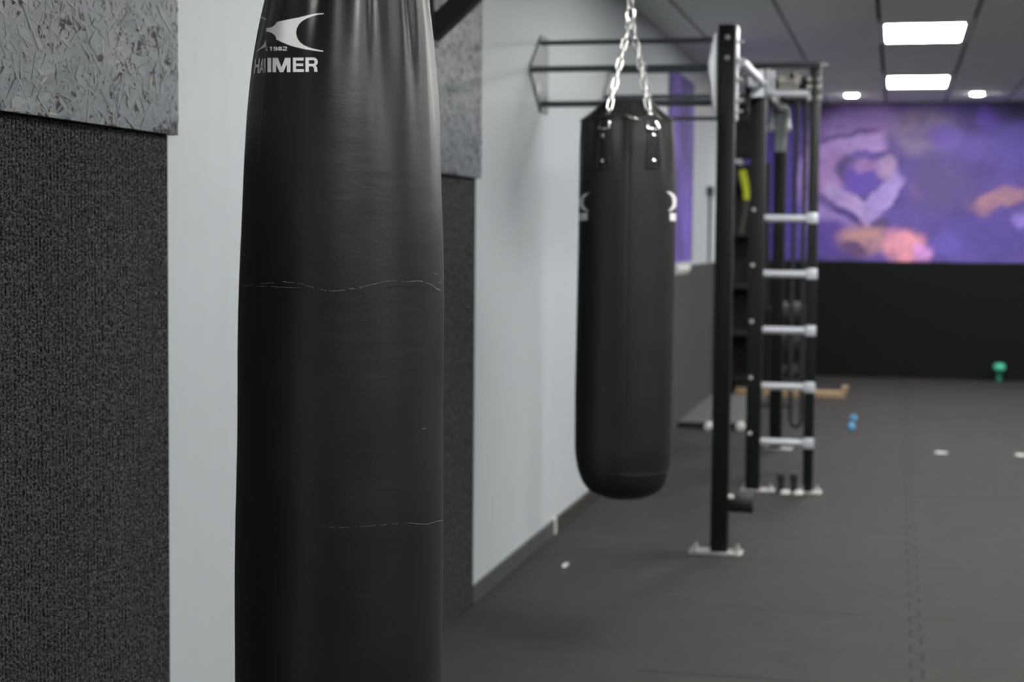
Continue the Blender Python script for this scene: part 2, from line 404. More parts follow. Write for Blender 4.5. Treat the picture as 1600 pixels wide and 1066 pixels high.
def carpet_panel(y0, y1, label):
    bm = B(); pitch = .0145; n = int((y1-y0)/pitch); prof = []
    rng = random.Random(5)
    for i in range(n):
        h = rng.uniform(.8, 1.1)
        for f, d in ((0, 0), (.14, .0032*h), (.32, .0047*h), (.5, .0051*h), (.68, .0047*h), (.86, .0032*h)): prof.append((y1-(i+f)*pitch, WX+.008+d))
    prof.append((y1-n*pitch, WX+.008))
    rows = []
    for z in (.004, 1.73): rows.append([bm.verts.new((x, y, z)) for y, x in prof])
    for k in range(len(prof)-1): bm.faces.new((rows[0][k], rows[0][k+1], rows[1][k+1], rows[1][k]))
    bk = [bm.verts.new((WX+.002, y, z)) for y, z in ((prof[0][0], .004), (prof[-1][0], .004), (prof[-1][0], 1.73), (prof[0][0], 1.73))]
    bm.faces.new(bk); bm.faces.new((bk[0], rows[0][0], rows[1][0], bk[3])); bm.faces.new((bk[1], rows[0][-1], rows[1][-1], bk[2]))
    bm.faces.new([bk[0]]+rows[0]+[bk[1]]); bm.faces.new([bk[3]]+rows[1]+[bk[2]])
    return tag(link('wall_carpet', bm, 'carpet'), label, 'wall carpet', 'ribbed carpets on the left wall')
carpet_panel(1.08, 3.580, 'ribbed charcoal carpet at the left edge, under the nearest strand board')  # runs on unseen towards the camera to keep the bag's reflection dark
carpet_panel(5.20, 6.462, 'charcoal carpet strip seen between front punching bag and pale wall')
bm = B(); boxr(bm, WX+.002, WX+.012, 10.0, YB-.015, .004, 1.262); tag(link('carpet_wainscot', bm, 'wainscot'), 'dark grey carpet lining low on the left wall behind the second bag', 'wall carpet')
bm = B(); boxr(bm, WX+.014, XR-.01, YB-.013, YB-.002, .004, 1.243); tag(link('carpet_wainscot', bm, 'wainscot_back'), 'black carpet lining across the back wall under the purple mural', 'wall carpet')

# mural on the back wall: positions in metres on that wall
def mx_(px): return -.690+(px-1300)*.00662
def mz_(px, py): return 1.245+(408+(px-1300)*.011-py)*.00686
shapes_px = [
 # px, py, half w px, half h px, rot (clockwise deg), colour, softness, box
 (1215, 250, 70, 110, 0, (72, 56, 140), .7, 0),
 (1205, 330, 50, 80, 0, (66, 54, 150), .7, 0),
 (1258, 280, 14, 75, 0, (150, 125, 195), .6, 0),
 (1283, 178, 26, 22, 0, (34, 24, 76), .8, 0),
 (1340, 195, 75, 28, -8, (140, 112, 182), .8, 0),
 (1318, 229, 62, 15, -11, (166, 138, 206), .35, 1),
 (1310, 214, 60, 4, -11, (100, 76, 140), .8, 1),
 (1303, 280, 34, 42, 0, (152, 120, 180), .7, 0),
 (1440, 205, 50, 38, 0, (130, 116, 156), .9, 0),
 (1323, 266, 17, 18, 10, (72, 58, 100), .6, 0),
 (1348, 278, 34, 27, -35, (92, 70, 168), .5, 0),
 (1352, 258, 24, 10, -10, (140, 108, 168), .7, 0),
 (1330, 318, 50, 12, 35, (172, 148, 205), .35, 1),
 (1383, 306, 42, 13, -50, (168, 146, 212), .35, 1),
 (1384, 262, 16, 22, 20, (160, 135, 180), .7, 0),
 (1305, 345, 48, 10, 28, (150, 126, 190), .4, 1),
 (1318, 333, 52, 3.5, 33, (66, 50, 112), .7, 1),
 (1378, 352, 16, 14, 0, (74, 60, 100), .8, 0),
 (1300, 372, 42, 28, 0, (84, 62, 150), .7, 0),
 (1352, 374, 42, 22, 0, (178, 132, 138), .8, 0),
 (1335, 388, 20, 12, 0, (96, 70, 110), .9, 0),
 (1416, 386, 34, 27, 0, (228, 152, 172), .7, 0),
 (1445, 396, 14, 14, 0, (214, 150, 220), .9, 0),
 (1444, 300, 16, 13, 0, (172, 122, 160), .9, 0),
 (1470, 290, 50, 45, 0, (88, 74, 130), .9, 0),
 (1480, 218, 30, 20, 0, (112, 92, 180), .9, 0),
 (1542, 190, 20, 18, 0, (96, 74, 186), .8, 0),
 (1528, 235, 30, 22, 0, (100, 84, 170), .9, 0),
 (1583, 178, 34, 24, 0, (42, 34, 66), .9, 0),
 (1590, 230, 40, 35, 0, (98, 84, 172), .9, 0),
 (1562, 313, 46, 15, -14, (164, 122, 140), .8, 0),
 (1540, 332, 14, 12, 0, (176, 124, 128), .9, 0),
 (1540, 365, 60, 35, 0, (84, 70, 152), .8, 0),
 (1595, 345, 14, 12, 0, (146, 124, 218), .8, 0),
 (1480, 385, 24, 20, 0, (100, 84, 180), .9, 0)]
MURAL_GAIN = 1.05
sh = [(mx_(a), mz_(a, b_), hw*.00662, hh*.00686, rot, col, so, bx) for a, b_, hw, hh, rot, col, so, bx in shapes_px]
MT['mural'] = mural_mat('mural_paint', (88, 72, 150), sh, .11, MURAL_GAIN, True)
bm = B(); boxr(bm, WX+.02, XR-.02, YB-.010, YB-.002, 1.245, HC-.02)
o = link('mural', bm, 'mural'); tag(o, 'purple abstract mural with pink and orange smoke on the back wall', 'mural')

# tall purple panel on the left wall with a white ledge
shl = [(0, 2.3, .5, .25, 0, (150, 125, 190), .8, 0), (0, 2.02, .5, .14, 0, (165, 145, 205), .6, 0), (0, 1.8, .5, .12, 0, (110, 84, 165), .8, 0),
       (0, 1.55, .6, .18, 0, (92, 70, 160), .8, 0), (0, 1.32, .6, .12, 0, (84, 58, 150), .8, 0), (0, 2.65, .6, .12, 0, (52, 40, 80), .8, 0)]
MT['poster'] = mural_mat('poster_print', (100, 78, 165), shl, .08, 1.1)
bm = B(); boxr(bm, WX+.002, WX+.014, 12.2, 13.68, 1.30, 2.74)
tag(link('wall_poster', bm, 'poster'), 'tall purple print on the left wall beyond the hanging bag', 'poster')
bm = B()
prism(bm, [(WX+.013, 1.285), (WX+.013, 1.20), (WX+.03, 1.20), (WX+.055, 1.24), (WX+.055, 1.285)], 'Y', 12.5, 13.25)
tag(link('wall_ledge', bm, 'white'), 'small white ledge under the purple print on the left wall', 'shelf')

# ------------------------------------------------------------------ ceiling lights
def light_panel(x, y, label):
    t = thing('ceiling_light', label, 'ceiling light', (x, y, HC), 'square edged ceiling light panels')
    bm = B(); w, l = .3222, .6095
    boxr(bm, x-w, x+w, y-l, y-l+.10, HC-.002, HC+.03); boxr(bm, x-w, x+w, y+l-.10, y+l, HC-.002, HC+.03)
    boxr(bm, x-.2630, x+.2630, y-l+.10, y+l-.10, HC+.013, HC+.03)
    boxr(bm, x-w, x-w+.059, y-l+.10, y+l-.10, HC-.002, HC+.03); boxr(bm, x+w-.059, x+w, y-l+.10, y+l-.10, HC-.002, HC+.03)
    link('frame', bm, 'frame', t)
    bm = B(); boxr(bm, x-.2628, x+.2628, y-l+.1005, y+l-.1005, HC-.001, HC+.012)
    link('diffuser', bm, 'panel', t)
lab = {(0, 3): 'larger looking glowing rectangular ceiling panel, nearer one of the two in view', (0, 4): 'farther glowing rectangular ceiling panel just before the purple mural'}
for i, lx in enumerate(LIGHT_X):
    for j, ly in enumerate(LIGHT_Y):
        nth = ['over the camera', 'above the front punching bag', 'above the pull-up rig', 'over the middle of the hall', 'close to the mural'][j]
        light_panel(lx, ly, lab.get((i, j), 'unseen glowing rectangular ceiling panel %s, %s row' % (nth, ['left', 'middle', 'right'][i])))
for i, (x, lb) in enumerate(((-.482, 'round ceiling downlight left of the panels, close to the ladder'), (.742, 'round ceiling downlight right of the panels, above the mural'))):
    t = thing('downlight', lb, 'ceiling light', (x, 17.28, HC), 'round downlights before the mural')
    bm = B(); lathe(bm, [(.075, -.006), (.075, .004), (.055, .004), (.055, -.006)], (x, 17.28, HC), 'Z', 28); link('trim_ring', bm, 'frame', t)
    bm = B(); lathe(bm, [(.054, -.012), (.054, -.007)], (x, 17.28, HC), 'Z', 24); link('bulb', bm, 'down', t)

# ------------------------------------------------------------------ punching bags
def smooth01(t): t = max(0., min(1., t)); return t*t*(3-2*t)
def interp(tab, z):
    if z <= tab[0][0]: return tab[0][1]
    for (a, va), (b, vb) in zip(tab, tab[1:]):
        if z <= b: return va+(vb-va)*smooth01((z-a)/(b-a)) if False else va+(vb-va)*(z-a)/(b-a)
    return tab[-1][1]
def catmull(tab, z):
    zs = [t[0] for t in tab]
    if z <= zs[0]: return tab[0][1]
    if z >= zs[-1]: return tab[-1][1]
    i = max(k for k in range(len(zs)-1) if zs[k] <= z)
    def sl(j):
        if j == 0 or j == len(zs)-1:
            k = min(j, len(zs)-2); return (tab[k+1][1]-tab[k][1])/(zs[k+1]-zs[k])
        a = (tab[j][1]-tab[j-1][1])/(zs[j]-zs[j-1]); b_ = (tab[j+1][1]-tab[j][1])/(zs[j+1]-zs[j])
        return 0 if a*b_ <= 0 else 2*a*b_/(a+b_)
    h = zs[i+1]-zs[i]; t = (z-zs[i])/h
    return (2*t**3-3*t*t+1)*tab[i][1]+(t**3-2*t*t+t)*h*sl(i)+(-2*t**3+3*t*t)*tab[i+1][1]+(t**3-t*t)*h*sl(i+1)

K2 = .965
def k2(t): return [(EYE+(z-EYE)*K2, (v[0]*K2, v[1]*K2) if isinstance(v, tuple) else v*K2) for z, v in t]
class Bag:
    def __init__(s, axis_tab, prof, folds, seam=None, step=None):
        s.ax, s.prof, s.folds, s.seam, s.step = axis_tab, prof, folds, seam, step
        x, y = axis_tab[0][1]; c = Vector((-x, -y, 0)).normalized()
        s.c = c; s.r = Vector((-c.y, c.x, 0))*1.0          # camera side, camera's right
        if s.r.dot(RIGHT) < 0: s.r = -s.r
        s.z0, s.z1 = prof[0][0], prof[-1][0]
    def axis(s, z):
        return Vector((interp([(a, b[0]) for a, b in s.ax], z), interp([(a, b[1]) for a, b in s.ax], z), z))
    def rad(s, phi, z):
        R = catmull(s.prof, z)+s.folds(phi, z)
        if s.seam:
            ps = interp(s.seam, z); d = interp(s.step, z)
            if phi < ps: R -= d*math.exp(-(ps-phi)*2.2)
        return R
    def pt(s, phi, z, off=0.0):
        R = s.rad(phi, z)+off
        return s.axis(z)+R*(math.cos(phi)*s.c+math.sin(phi)*s.r)
    def hit(s, px, py, off=.0008):
        """nearest point of the bag's skin seen through a photograph pixel"""
        d = ray(px, py); ax = s.axis(1.4); t0 = (Vector((ax.x, ax.y, 0)).length-.24)/Vector((d.x, d.y, 0)).length
        t1 = t0+.24/Vector((d.x, d.y, 0)).length; best = None; bd = 1e9
        N = 160
        for i in range(N+1):
            t = t0+(t1-t0)*i/N; P = CAM+d*t; a = s.axis(P.z); q = Vector((P.x-a.x, P.y-a.y, 0))
            ph = math.atan2(q.dot(s.r), q.dot(s.c)); e = q.length-s.rad(ph, P.z)
            if e < bd: bd, best = e, (t, ph, P.z)
            if e <= 0:
                lo, hi = t-(t1-t0)/N, t
                for _ in range(22):
                    mid = (lo+hi)/2; P = CAM+d*mid; a = s.axis(P.z); q = Vector((P.x-a.x, P.y-a.y, 0))
                    ph = math.atan2(q.dot(s.r), q.dot(s.c))
                    if q.length > s.rad(ph, P.z): lo = mid
                    else: hi = mid
                break
            
        else:
            return s.pt(best[1], best[2], off), best[1]
        return s.pt(ph, P.z, off), ph
    def mesh(s, nphi, nz):
        bm = B(); rows = []
        for i in range(nz+1):
            z = s.z0+(s.z1-s.z0)*(i/nz)
            ps = interp(s.seam, z) if s.seam else -PI
            row = []
            for k in range(nphi):
                f = k/(nphi-1)
                if s.seam: ph = ps+.0005+f*(2*PI-.010) ; ph2 = ph-2*PI if ph > PI else ph
                else: ph2 = -PI+2*PI*k/nphi
                row.append(bm.verts.new(s.pt(ph2, z)))
            rows.append(row)
        for i in range(nz):
            for k in range(nphi):
                k2 = (k+1) % nphi
                bm.faces.new((rows[i][k], rows[i][k2], rows[i+1][k2], rows[i+1][k]))
        bm.faces.new(rows[0][::-1]); bm.faces.new(rows[-1])
        return bm

def decal(bm, bag, poly, step=2.0, off=.0009, scale=1.0, mi=0):
    """poly in photograph pixels laid on the bag's skin; sliced so that it follows the curve"""
    t = bmesh.new(); vs = [t.verts.new((x, y, 0)) for x, y in poly]; t.faces.new(vs); t.normal_update()
    bmesh.ops.triangulate(t, faces=t.faces[:], ngon_method='EAR_CLIP')
    xs = [p[0] for p in poly]; ys = [p[1] for p in poly]
    x = min(xs)+step
    while x < max(xs):
        bmesh.ops.bisect_plane(t, geom=t.verts[:]+t.edges[:]+t.faces[:], plane_co=(x, 0, 0), plane_no=(1, 0, 0)); x += step
    y = min(ys)+step*1.5
    while y < max(ys):
        bmesh.ops.bisect_plane(t, geom=t.verts[:]+t.edges[:]+t.faces[:], plane_co=(0, y, 0), plane_no=(0, 1, 0)); y += step*1.5
    mp = {}
    for v in t.verts: mp[v] = bm.verts.new(bag.hit(v.co.x, v.co.y, off)[0])
    for f in t.faces:
        try: g = bm.faces.new([mp[v] for v in f.verts]); g.material_index = mi
        except ValueError: pass
    t.free()

# ---- bag in front
SEAM1 = [(.4, -.96), (1.70, -.97), (1.763, -1.0), (1.79, -1.05), (1.843, -1.18), (1.891, -1.38), (2.2, -1.5)]
STEP1 = [(.4, 0), (1.60, 0), (1.70, .0012), (1.78, .004), (1.89, .0055), (2.2, .006)]
def folds1(phi, z):
    a = smooth01((z-1.60)/.32); b_ = smooth01((z-1.72)/.2)
    g = .0034*math.sin(7*phi+1.4+.5*math.sin(z*6)) + .0014*math.sin(13*phi-1.1) + .0007*math.sin(23*phi+2.0+z*2)
    g -= .0075*math.exp(-((phi+.34)/.11)**2) + .006*math.exp(-((phi-.30)/.05)**2)*.7 + .005*math.exp(-((phi-.80)/.07)**2)
    t = (phi-1.32)/.27; g2 = -.0066*max(0., 1-t*t)*smooth01((z-1.50)/.30)
    low = g2 + .0012*math.sin(3*phi+z*7)*math.sin(z*9+phi) + .0006*math.sin(13*z+2*phi)
    return g*(.65*a+.55*b_) + low*(1-.5*a) + .5*a*g2
prof1 = [(.47, .02), (.474, .085), (.482, .125), (.50, .152), (.525, .168), (.56, .1755), (.62, .1775), (.726, .1776), (1.023, .1765), (1.243, .174), (1.407, .172),
         (1.569, .168), (1.677, .1628), (1.731, .1588), (1.784, .1535), (1.838, .1462), (1.891, .1375), (1.96, .129), (2.05, .124), (2.13, .122)]
bag1 = Bag([(.47, (-.9225, 2.690)), (1.02, (-.9207, 2.6907)), (1.60, (-.9165, 2.692)), (1.784, (-.9142, 2.693)), (1.891, (-.9105, 2.6942)), (2.1, (-.909, 2.695))], prof1, folds1, SEAM1, STEP1)
BAG1 = thing('punching_bag', 'large worn black punching bag in front with white emblem and lettering near its top', 'punching bag', (-.9207, 2.6907, .47), 'black hanging punching bags')
b1 = link('cover', bag1.mesh(260, 420), 'vinyl', BAG1, 'all')

# white emblem and lettering (right of the folded seam) and the greyer half on the left of it
def z2(c): return (380+c[0]/8.2, c[1]/8.2)
emb_r = [z2(c) for c in [(302, 363), (345, 356), (385, 341), (412, 318), (428, 297), (437, 281), (520, 263), (620, 243), (720, 224), (800, 203), (880, 184), (950, 173), (1030, 169),
         (1036, 175), (1022, 184), (960, 190), (890, 208), (820, 236), (760, 271), (718, 312), (692, 362), (683, 410), (687, 455), (702, 500), (735, 545), (780, 580), (840, 606), (920, 629), (1000, 646), (1029, 652),
         (1026, 664), (990, 662), (900, 648), (800, 632), (700, 611), (600, 582), (510, 545), (430, 507), (426, 478), (405, 446), (375, 425), (340, 410), (302, 405)]]
bm = B(); decal(bm, bag1, emb_r, 3.0)
link('emblem', bm, 'white_print', BAG1, True)
for q, lb in (([(241, 214), (272, 222), (301, 238), (302, 262), (275, 246), (240, 230)], 'upper tail of the emblem left of the seam'),
              ([(300, 514), (303, 598), (240, 628), (200, 650), (172, 668), (190, 645), (235, 612), (272, 568)], 'lower tail of the emblem left of the seam')):
    bm = B(); decal(bm, bag1, [z2(c) for c in q], 1.0, .0012)
    tag(link('emblem', bm, 'grey_print', BAG1, True), lb)
# letters: each a list of quads in a 0..1 box, placed in pixels
def letter_quads(ch):
    s, h = .24, .2
    if ch == 'I': return [[(0, 0), (1, 0), (1, 1), (0, 1)]]
    if ch == 'H': return [[(0, 0), (s, 0), (s, 1), (0, 1)], [(1-s, 0), (1, 0), (1, 1), (1-s, 1)], [(s, .4), (1-s, .4), (1-s, .6), (s, .6)]]
    if ch == 'A': return [[(.36, 1), (.64, 1), (.26, 0), (0, 0)], [(.36, 1), (.64, 1), (1, 0), (.74, 0)], [(.26, .2), (.74, .2), (.68, .38), (.32, .38)]]
    if ch == 'M': return [[(0, 0), (.2, 0), (.2, 1), (0, 1)], [(.8, 0), (1, 0), (1, 1), (.8, 1)], [(.04, 1), (.30, 1), (.60, 0), (.40, 0)], [(.70, 1), (.96, 1), (.60, 0), (.40, 0)]]
    if ch == 'E': return [[(0, 0), (.28, 0), (.28, 1), (0, 1)], [(.28, 0), (1, 0), (1, h), (.28, h)], [(.28, .41), (.94, .41), (.94, .59), (.28, .59)], [(.28, 1-h), (.98, 1-h), (.98, 1), (.28, 1)]]
    if ch == 'R':
        out = [[(0, 0), (.27, 0), (.27, 1), (0, 1)], [(.27, .38), (.62, .38), (.62, .56), (.27, .56)], [(.27, .82), (.62, .82), (.62, 1), (.27, 1)]]
        n = 8
        for i in range(n):
            a, b_ = PI/2-PI*i/n, PI/2-PI*(i+1)/n
            P = lambda t, rx, rz: (.62+rx*math.cos(t), .69+rz*math.sin(t))
            out.append([P(a, .36, .31), P(b_, .36, .31), P(b_, .10, .13), P(a, .10, .13)])
        out.append([(.50, .42), (.80, .42), (.92, .30), (.66, .30)]); out.append([(.66, .32), (.92, .32), (.95, 0), (.70, 0)])
        return out
    if ch == '1': return [[(.45, 0), (.95, 0), (.95, 1), (.45, 1)], [(0, .62), (.45, .72), (.45, 1), (.2, .88)]]
    ring = lambda cx, cz, rx, rz, ix, iz, a0=0, a1=2*PI, n=14: [[(cx+rx*math.cos(a0+(a1-a0)*i/n), cz+rz*math.sin(a0+(a1-a0)*i/n)), (cx+rx*math.cos(a0+(a1-a0)*(i+1)/n), cz+rz*math.sin(a0+(a1-a0)*(i+1)/n)),
            (cx+ix*math.cos(a0+(a1-a0)*(i+1)/n), cz+iz*math.sin(a0+(a1-a0)*(i+1)/n)), (cx+ix*math.cos(a0+(a1-a0)*i/n), cz+iz*math.sin(a0+(a1-a0)*i/n))] for i in range(n)]
    if ch == '8': return ring(.5, .27, .5, .27, .22, .10)+ring(.5, .74, .46, .26, .20, .09)
    if ch == '9': return ring(.5, .68, .5, .32, .22, .12)+[[(.72, .2), (1, .2), (1, .68), (.72, .68)], [(.1, 0), (.85, 0), (1, .2), (.1, .2)]]
    if ch == '2': return [[(0, 0), (1, 0), (1, .22), (0, .22)], [(0, .2), (.3, .2), (.3, .42), (0, .36)], [(0, .34), (.3, .44), (1, .62), (.75, .42)], [(.72, .5), (1, .58), (1, .85), (.72, .78)], [(.05, .8), (.9, .8), (1, .85), (.85, 1), (.05, 1)]]
def letters(bm, bag, ch, x0, x1, y_base, y_top, slope=0.0, step=2.0, off=.0010, lean=0.0, xmid=None):
    for q in letter_quads(ch):
        poly = []
        for u, v in q:
            x = x0+(x1-x0)*u+lean*(v-.5); poly.append((x, y_base+(y_top-y_base)*v+slope*(x-x0)))
        decal(bm, bag, poly, step, off)
bm = B()
T, Bs = 90.6, 113.0
for ch, a, b_, sl in (('I', 418.7, 424.4, 0), ('M', 426.6, 454.4, 0), ('E', 458.2, 475.2, 0), ('R', 477.6, 497.4, 0)):
    letters(bm, bag1, ch, a, b_, Bs-.9*(a-419)/78, T-.8*(a-419)/78)
link('lettering', bm, 'white_print', BAG1, True)
bm = B()
for ch, a, b_ in (('H', 398.6, 406.2), ('A', 406.8, 414.2)):
    letters(bm, bag1, ch, a, b_, 114.8, 92.2, -.12, .8, .0012, 2.2)
decal(bm, bag1, [(413.6, 91.8), (415.6, 91.4), (415.4, 113.6), (414.6, 113.6)], 1.0, .0012)
o = link('lettering', bm, 'grey_print', BAG1, True); tag(o, 'greyer squeezed letters left of the seam')
bm = B()
for ch, a, b_ in (('1', 421.6, 425.6), ('9', 427.6, 434.2), ('8', 434.9, 441.5), ('2', 442.3, 449.2)):
    letters(bm, bag1, ch, a, b_, 79.2, 73.0, 0, 2.0)
decal(bm, bag1, [(416.6, 73.4), (418.6, 73.4), (418.6, 74.4), (416.6, 74.4)], 1.0); decal(bm, bag1, [(416.6, 75.6), (418.4, 75.6), (418.4, 76.6), (416.6, 76.6)], 1.0); decal(bm, bag1, [(416.6, 78.0), (418.6, 78.0), (418.6, 79.2), (416.6, 79.2)], 1.0)
o = link('date_lettering', bm, 'white_print', BAG1, True); tag(o, 'small white year under the emblem')
# creases: lines of torn skin across the bag
def crease(name, pts, r, mat, jit=.6, gap=0.0, lab=None, seed=1):
    rng = random.Random(seed); bm = B()
    dense = []
    for (a, b_), (c, d) in zip(pts, pts[1:]):
        n = max(2, int(abs(c-a)/2.2))
        for i in range(n): dense.append((a+(c-a)*i/n, b_+(d-b_)*i/n))
    dense.append(pts[-1])
    run = []
    P = []
    for i, (x, y) in enumerate(dense):
        if gap and rng.random() < gap:
            if len(P) > 2: tube(bm, P, r, 5, radii=[r*rng.uniform(.3, 1.25) for _ in P])
            P = []; continue
        P.append(bag1.hit(x, y+rng.uniform(-jit, jit), .0001)[0])
    if len(P) > 2: tube(bm, P, r, 5, radii=[r*rng.uniform(.3, 1.25) for _ in P])
    o = link(name, bm, mat, BAG1, 'all')
    if lab: tag(o, lab)
    return o
def c2(l): return [(360+a/3.136, 360+b_/3.136) for a, b_ in l]
crease('crease', c2([(45, 296), (60, 275), (110, 268), (150, 262), (200, 258), (250, 252), (300, 256), (350, 263), (400, 280), (440, 292), (500, 299), (560, 293), (620, 284), (680, 270), (740, 255), (800, 247), (860, 254), (920, 247), (970, 262), (1026, 297)]), .0008, 'crack', .5, .05, 'long wavy torn crease across the middle', 1)
crease('crease', c2([(110, 277), (200, 276), (260, 279), (340, 282)]), .0006, 'crack', .6, .12, None, 2)
crease('crease', c2([(425, 346), (480, 335), (540, 318), (600, 310), (680, 308), (740, 292), (800, 275), (860, 274), (920, 272), (980, 288), (1005, 303)]), .0005, 'crack_dark', .6, .1, 'dark lower branch of the torn crease', 3)
crease('crease', c2([(430, 257), (500, 260), (560, 258), (620, 262)]), .0004, 'crack_dark', .5, .15, None, 4)
crease('crease', c2([(465, 129), (500, 130), (545, 132)]), .0006, 'crack_dark', .3, .15, None, 5)
crease('crease', c2([(968, 197), (990, 206), (1016, 217)]), .0006, 'crack', .3, .05, None, 6)
crease('crease', c2([(1012, 263), (1030, 255), (1046, 222)]), .0007, 'crack', .3, 0, None, 7)
crease('crease', c2([(480, 1000), (560, 992), (640, 982), (720, 985)]), .0004, 'crack_dark', .5, .1, None, 8)
crease('crease', c2([(860, 985), (920, 977), (980, 965), (1020, 950), (1044, 935)]), .0007, 'crack', .4, .22, 'pale torn crease low on the right edge', 9)
def c3(l): return [(360+a/2.2875, 600+b_/2.2875) for a, b_ in l]
crease('crease', c3([(390, 385), (470, 372), (560, 352), (640, 335), (700, 310), (755, 290)]), .00028, 'crack_dark', .4, .15, None, 10)
crease('crease', c3([(320, 512), (420, 514), (520, 506), (620, 497), (700, 502), (757, 488)]), .0004, 'crack', .4, .15, None, 11)

def straps_and_chain(bag_t, bag, rim_z, angs, apex, label, group, strap_mat, seen=True):
    """four triangular hanging patches on the bag, and the four-legged chain above it"""
    tops = []
    for i, ph in enumerate(angs):
        bm = B(); z_t, z_b = rim_z-.045, rim_z-.172
        grid = []
        for r in range(9):
            f = r/8; z = z_t+(z_b-z_t)*f; w = .019+.010*f; row = []
            for k in range(7):
                dph = (k/6-.5)*2*w/.168; row.append(bm.verts.new(bag.pt(ph+dph, z, .0035)))
            grid.append(row)
        for r in range(8):
            for k in range(6): bm.faces.new((grid[r][k], grid[r][k+1], grid[r+1][k+1], grid[r+1][k]))
        bmesh.ops.solidify(bm, geom=bm.faces[:], thickness=.003)
        # raised welt along the patch edge
        edge = [bag.pt(ph+sx*(.019+.010*f)*.86/.168, z_t+(z_b-z_t)*f, .006) for sx, f in [(-1, .03), (-1, .35), (-1, .65), (-1, .96), (0, .97), (1, .96), (1, .65), (1, .35), (1, .03), (0, .03)]]
        tube(bm, edge, .0022, 6, closed=True)
        sp = link('hanging_strap', bm, strap_mat, bag_t, True)
        for f in (.13, .80):
            bm = B(); p = bag.pt(ph+.004, z_t+(z_b-z_t)*f, .006); q = bag.pt(ph+.004, z_t+(z_b-z_t)*f, .0095)
            tube(bm, [p, p.lerp(q, .5), q], .0065, 12, radii=[.0068, .0066, .0035])
            rv = link('rivet', bm, 'chrome', None, True); rv.parent = sp
            rv.data.transform(Matrix.Translation(-Vector(bag_t.location)))
        # loop of strap up to the ring, then the triangular ring
        a = bag.pt(ph-.14, z_t+.006, .010); b_ = bag.pt(ph+.14, z_t+.006, .010)
        c = bag.pt(ph, z_t+.070, .004)
        bm = B(); tube(bm, [a, a.lerp(b_, .5), b_, b_.lerp(c, .5)+Vector((0, 0, .004)), c, a.lerp(c, .5)+Vector((0, 0, .004))], .0050, 8, closed=True)
        link('ring', bm, 'chrome', bag_t, 'all'); tops.append(c+Vector((0, 0, .004)))
        bm = B()
        tl = [bag.pt(ph-.09, z_t-.01, .004), bag.pt(ph-.09, z_t+.012, .009), bag.pt(ph+.09, z_t+.012, .009), bag.pt(ph+.09, z_t-.01, .004)]
        vs = [bm.verts.new(p) for p in tl]; bm.faces.new(vs); bmesh.ops.solidify(bm, geom=bm.faces[:], thickness=.003)
        link('strap_loop', bm, strap_mat, bag_t)
    ch = thing('hanging_chain', label, 'chain', tuple(apex), group)
    # one link, along +X, centred at the origin
    bm = B(); Lk, Wk, wr = .0222, .0086, .0030; pts = []
    for i in range(9): a = -PI/2+PI*i/8; pts.append((Lk-Wk+Wk*math.cos(a), Wk*math.sin(a), 0))
    for i in range(9): a = PI/2+PI*i/8; pts.append((-(Lk-Wk)+Wk*math.cos(a), Wk*math.sin(a), 0))
    tube(bm, pts, wr, 8, closed=True)
    me = bpy.data.meshes.new('chain_link'); bmesh.ops.recalc_face_normals(bm, faces=bm.faces[:]); bm.to_mesh(me); bm.free()
    me.materials.append(MT['chrome'])
    for p in me.polygons: p.use_smooth = True
    def run(a, b_, tw):
        a, b_ = Vector(a), Vector(b_); n = max(2, round((b_-a).length/.0385)); d = (b_-a)/n
        for i in range(n):
            o = bpy.data.objects.new('chain_link', me); COL.objects.link(o); o.parent = ch
            dx = d.normalized(); dy = dx.cross(bag.c).normalized(); dz = dx.cross(dy)
            q = Matrix((dx, dy, dz)).transposed() @ Matrix.Rotation(tw+(PI/2)*(i % 2), 3, 'X')
            mm = q.to_4x4(); mm.translation = a+d*(i+.5)-Vector(apex); 
            s = (d.length/.0385); o.matrix_local = mm @ Matrix.Diagonal((s, 1, 1, 1))
    for i, t in enumerate(tops): run(t, Vector(apex)+(t-Vector(apex))*.03, .18)
    top = Vector((apex[0], apex[1], 2.55))
    # carrier ring and the single run up to the arm
    bm = B(); pts = []
    for i in range(28):
        a = 2*PI*i/28; pts.append((apex[0]+.013*math.cos(a), apex[1]+.004*math.sin(a), apex[2]+.010+.030*math.sin(a)))
    tube(bm, pts, .0045, 8, closed=True); link('carrier_ring', bm, 'chrome', ch, 'all')
    run(Vector(apex)+Vector((0, 0, .034)), top-Vector((0, 0, .012)), 0.2)
    return ch

def bracket(y, x_end, label):
    t = thing('bag_bracket', label, 'wall bracket', (WX+.03, y, 2.3), 'wall brackets for the bags')
    xw = WX+.0405
    bm = B(); boxr(bm, xw, xw+.010, y-.035, y+.035, 2.16, 2.74, .003); link('wall_plate', bm, 'brace', t)
    bm = B(); boxr(bm, xw+.010, x_end+.06, y-.04, y+.04, 2.585, 2.665, .005); link('arm', bm, 'brace', t)
    xa, xe = xw+.010, -1.19; za = 2.225+.9*.002; hh = .0475
    ze = za+.9*(xe-xa)
    bm = B(); prism(bm, [(xa, za-hh), (xe, min(ze-hh, 2.584)), (xe, 2.584), (xa+(2.584-za-hh)/.9, 2.584), (xa, za+hh)], 'Y', y-.03, y+.03); link('brace', bm, 'brace', t)
    for zz in (2.54, 2.71):
        for s in (-1, 1):
            bm = B(); lathe(bm, [(.009, 0), (.009, .007), (.004, .009)], (xw+.010, y+s*.024, zz), 'X', 6); link('bolt', bm, 'zinc', t)
    bm = B(); pts = [(x_end+.016*math.cos(2*PI*i/24), y, 2.565+.022*math.sin(2*PI*i/24)) for i in range(24)]
    tube(bm, pts, .005, 8, closed=True); link('eye_ring', bm, 'chrome', t, 'all')
    return t
bracket(2.695, -.909, 'black steel wall bracket carrying the front punching bag')
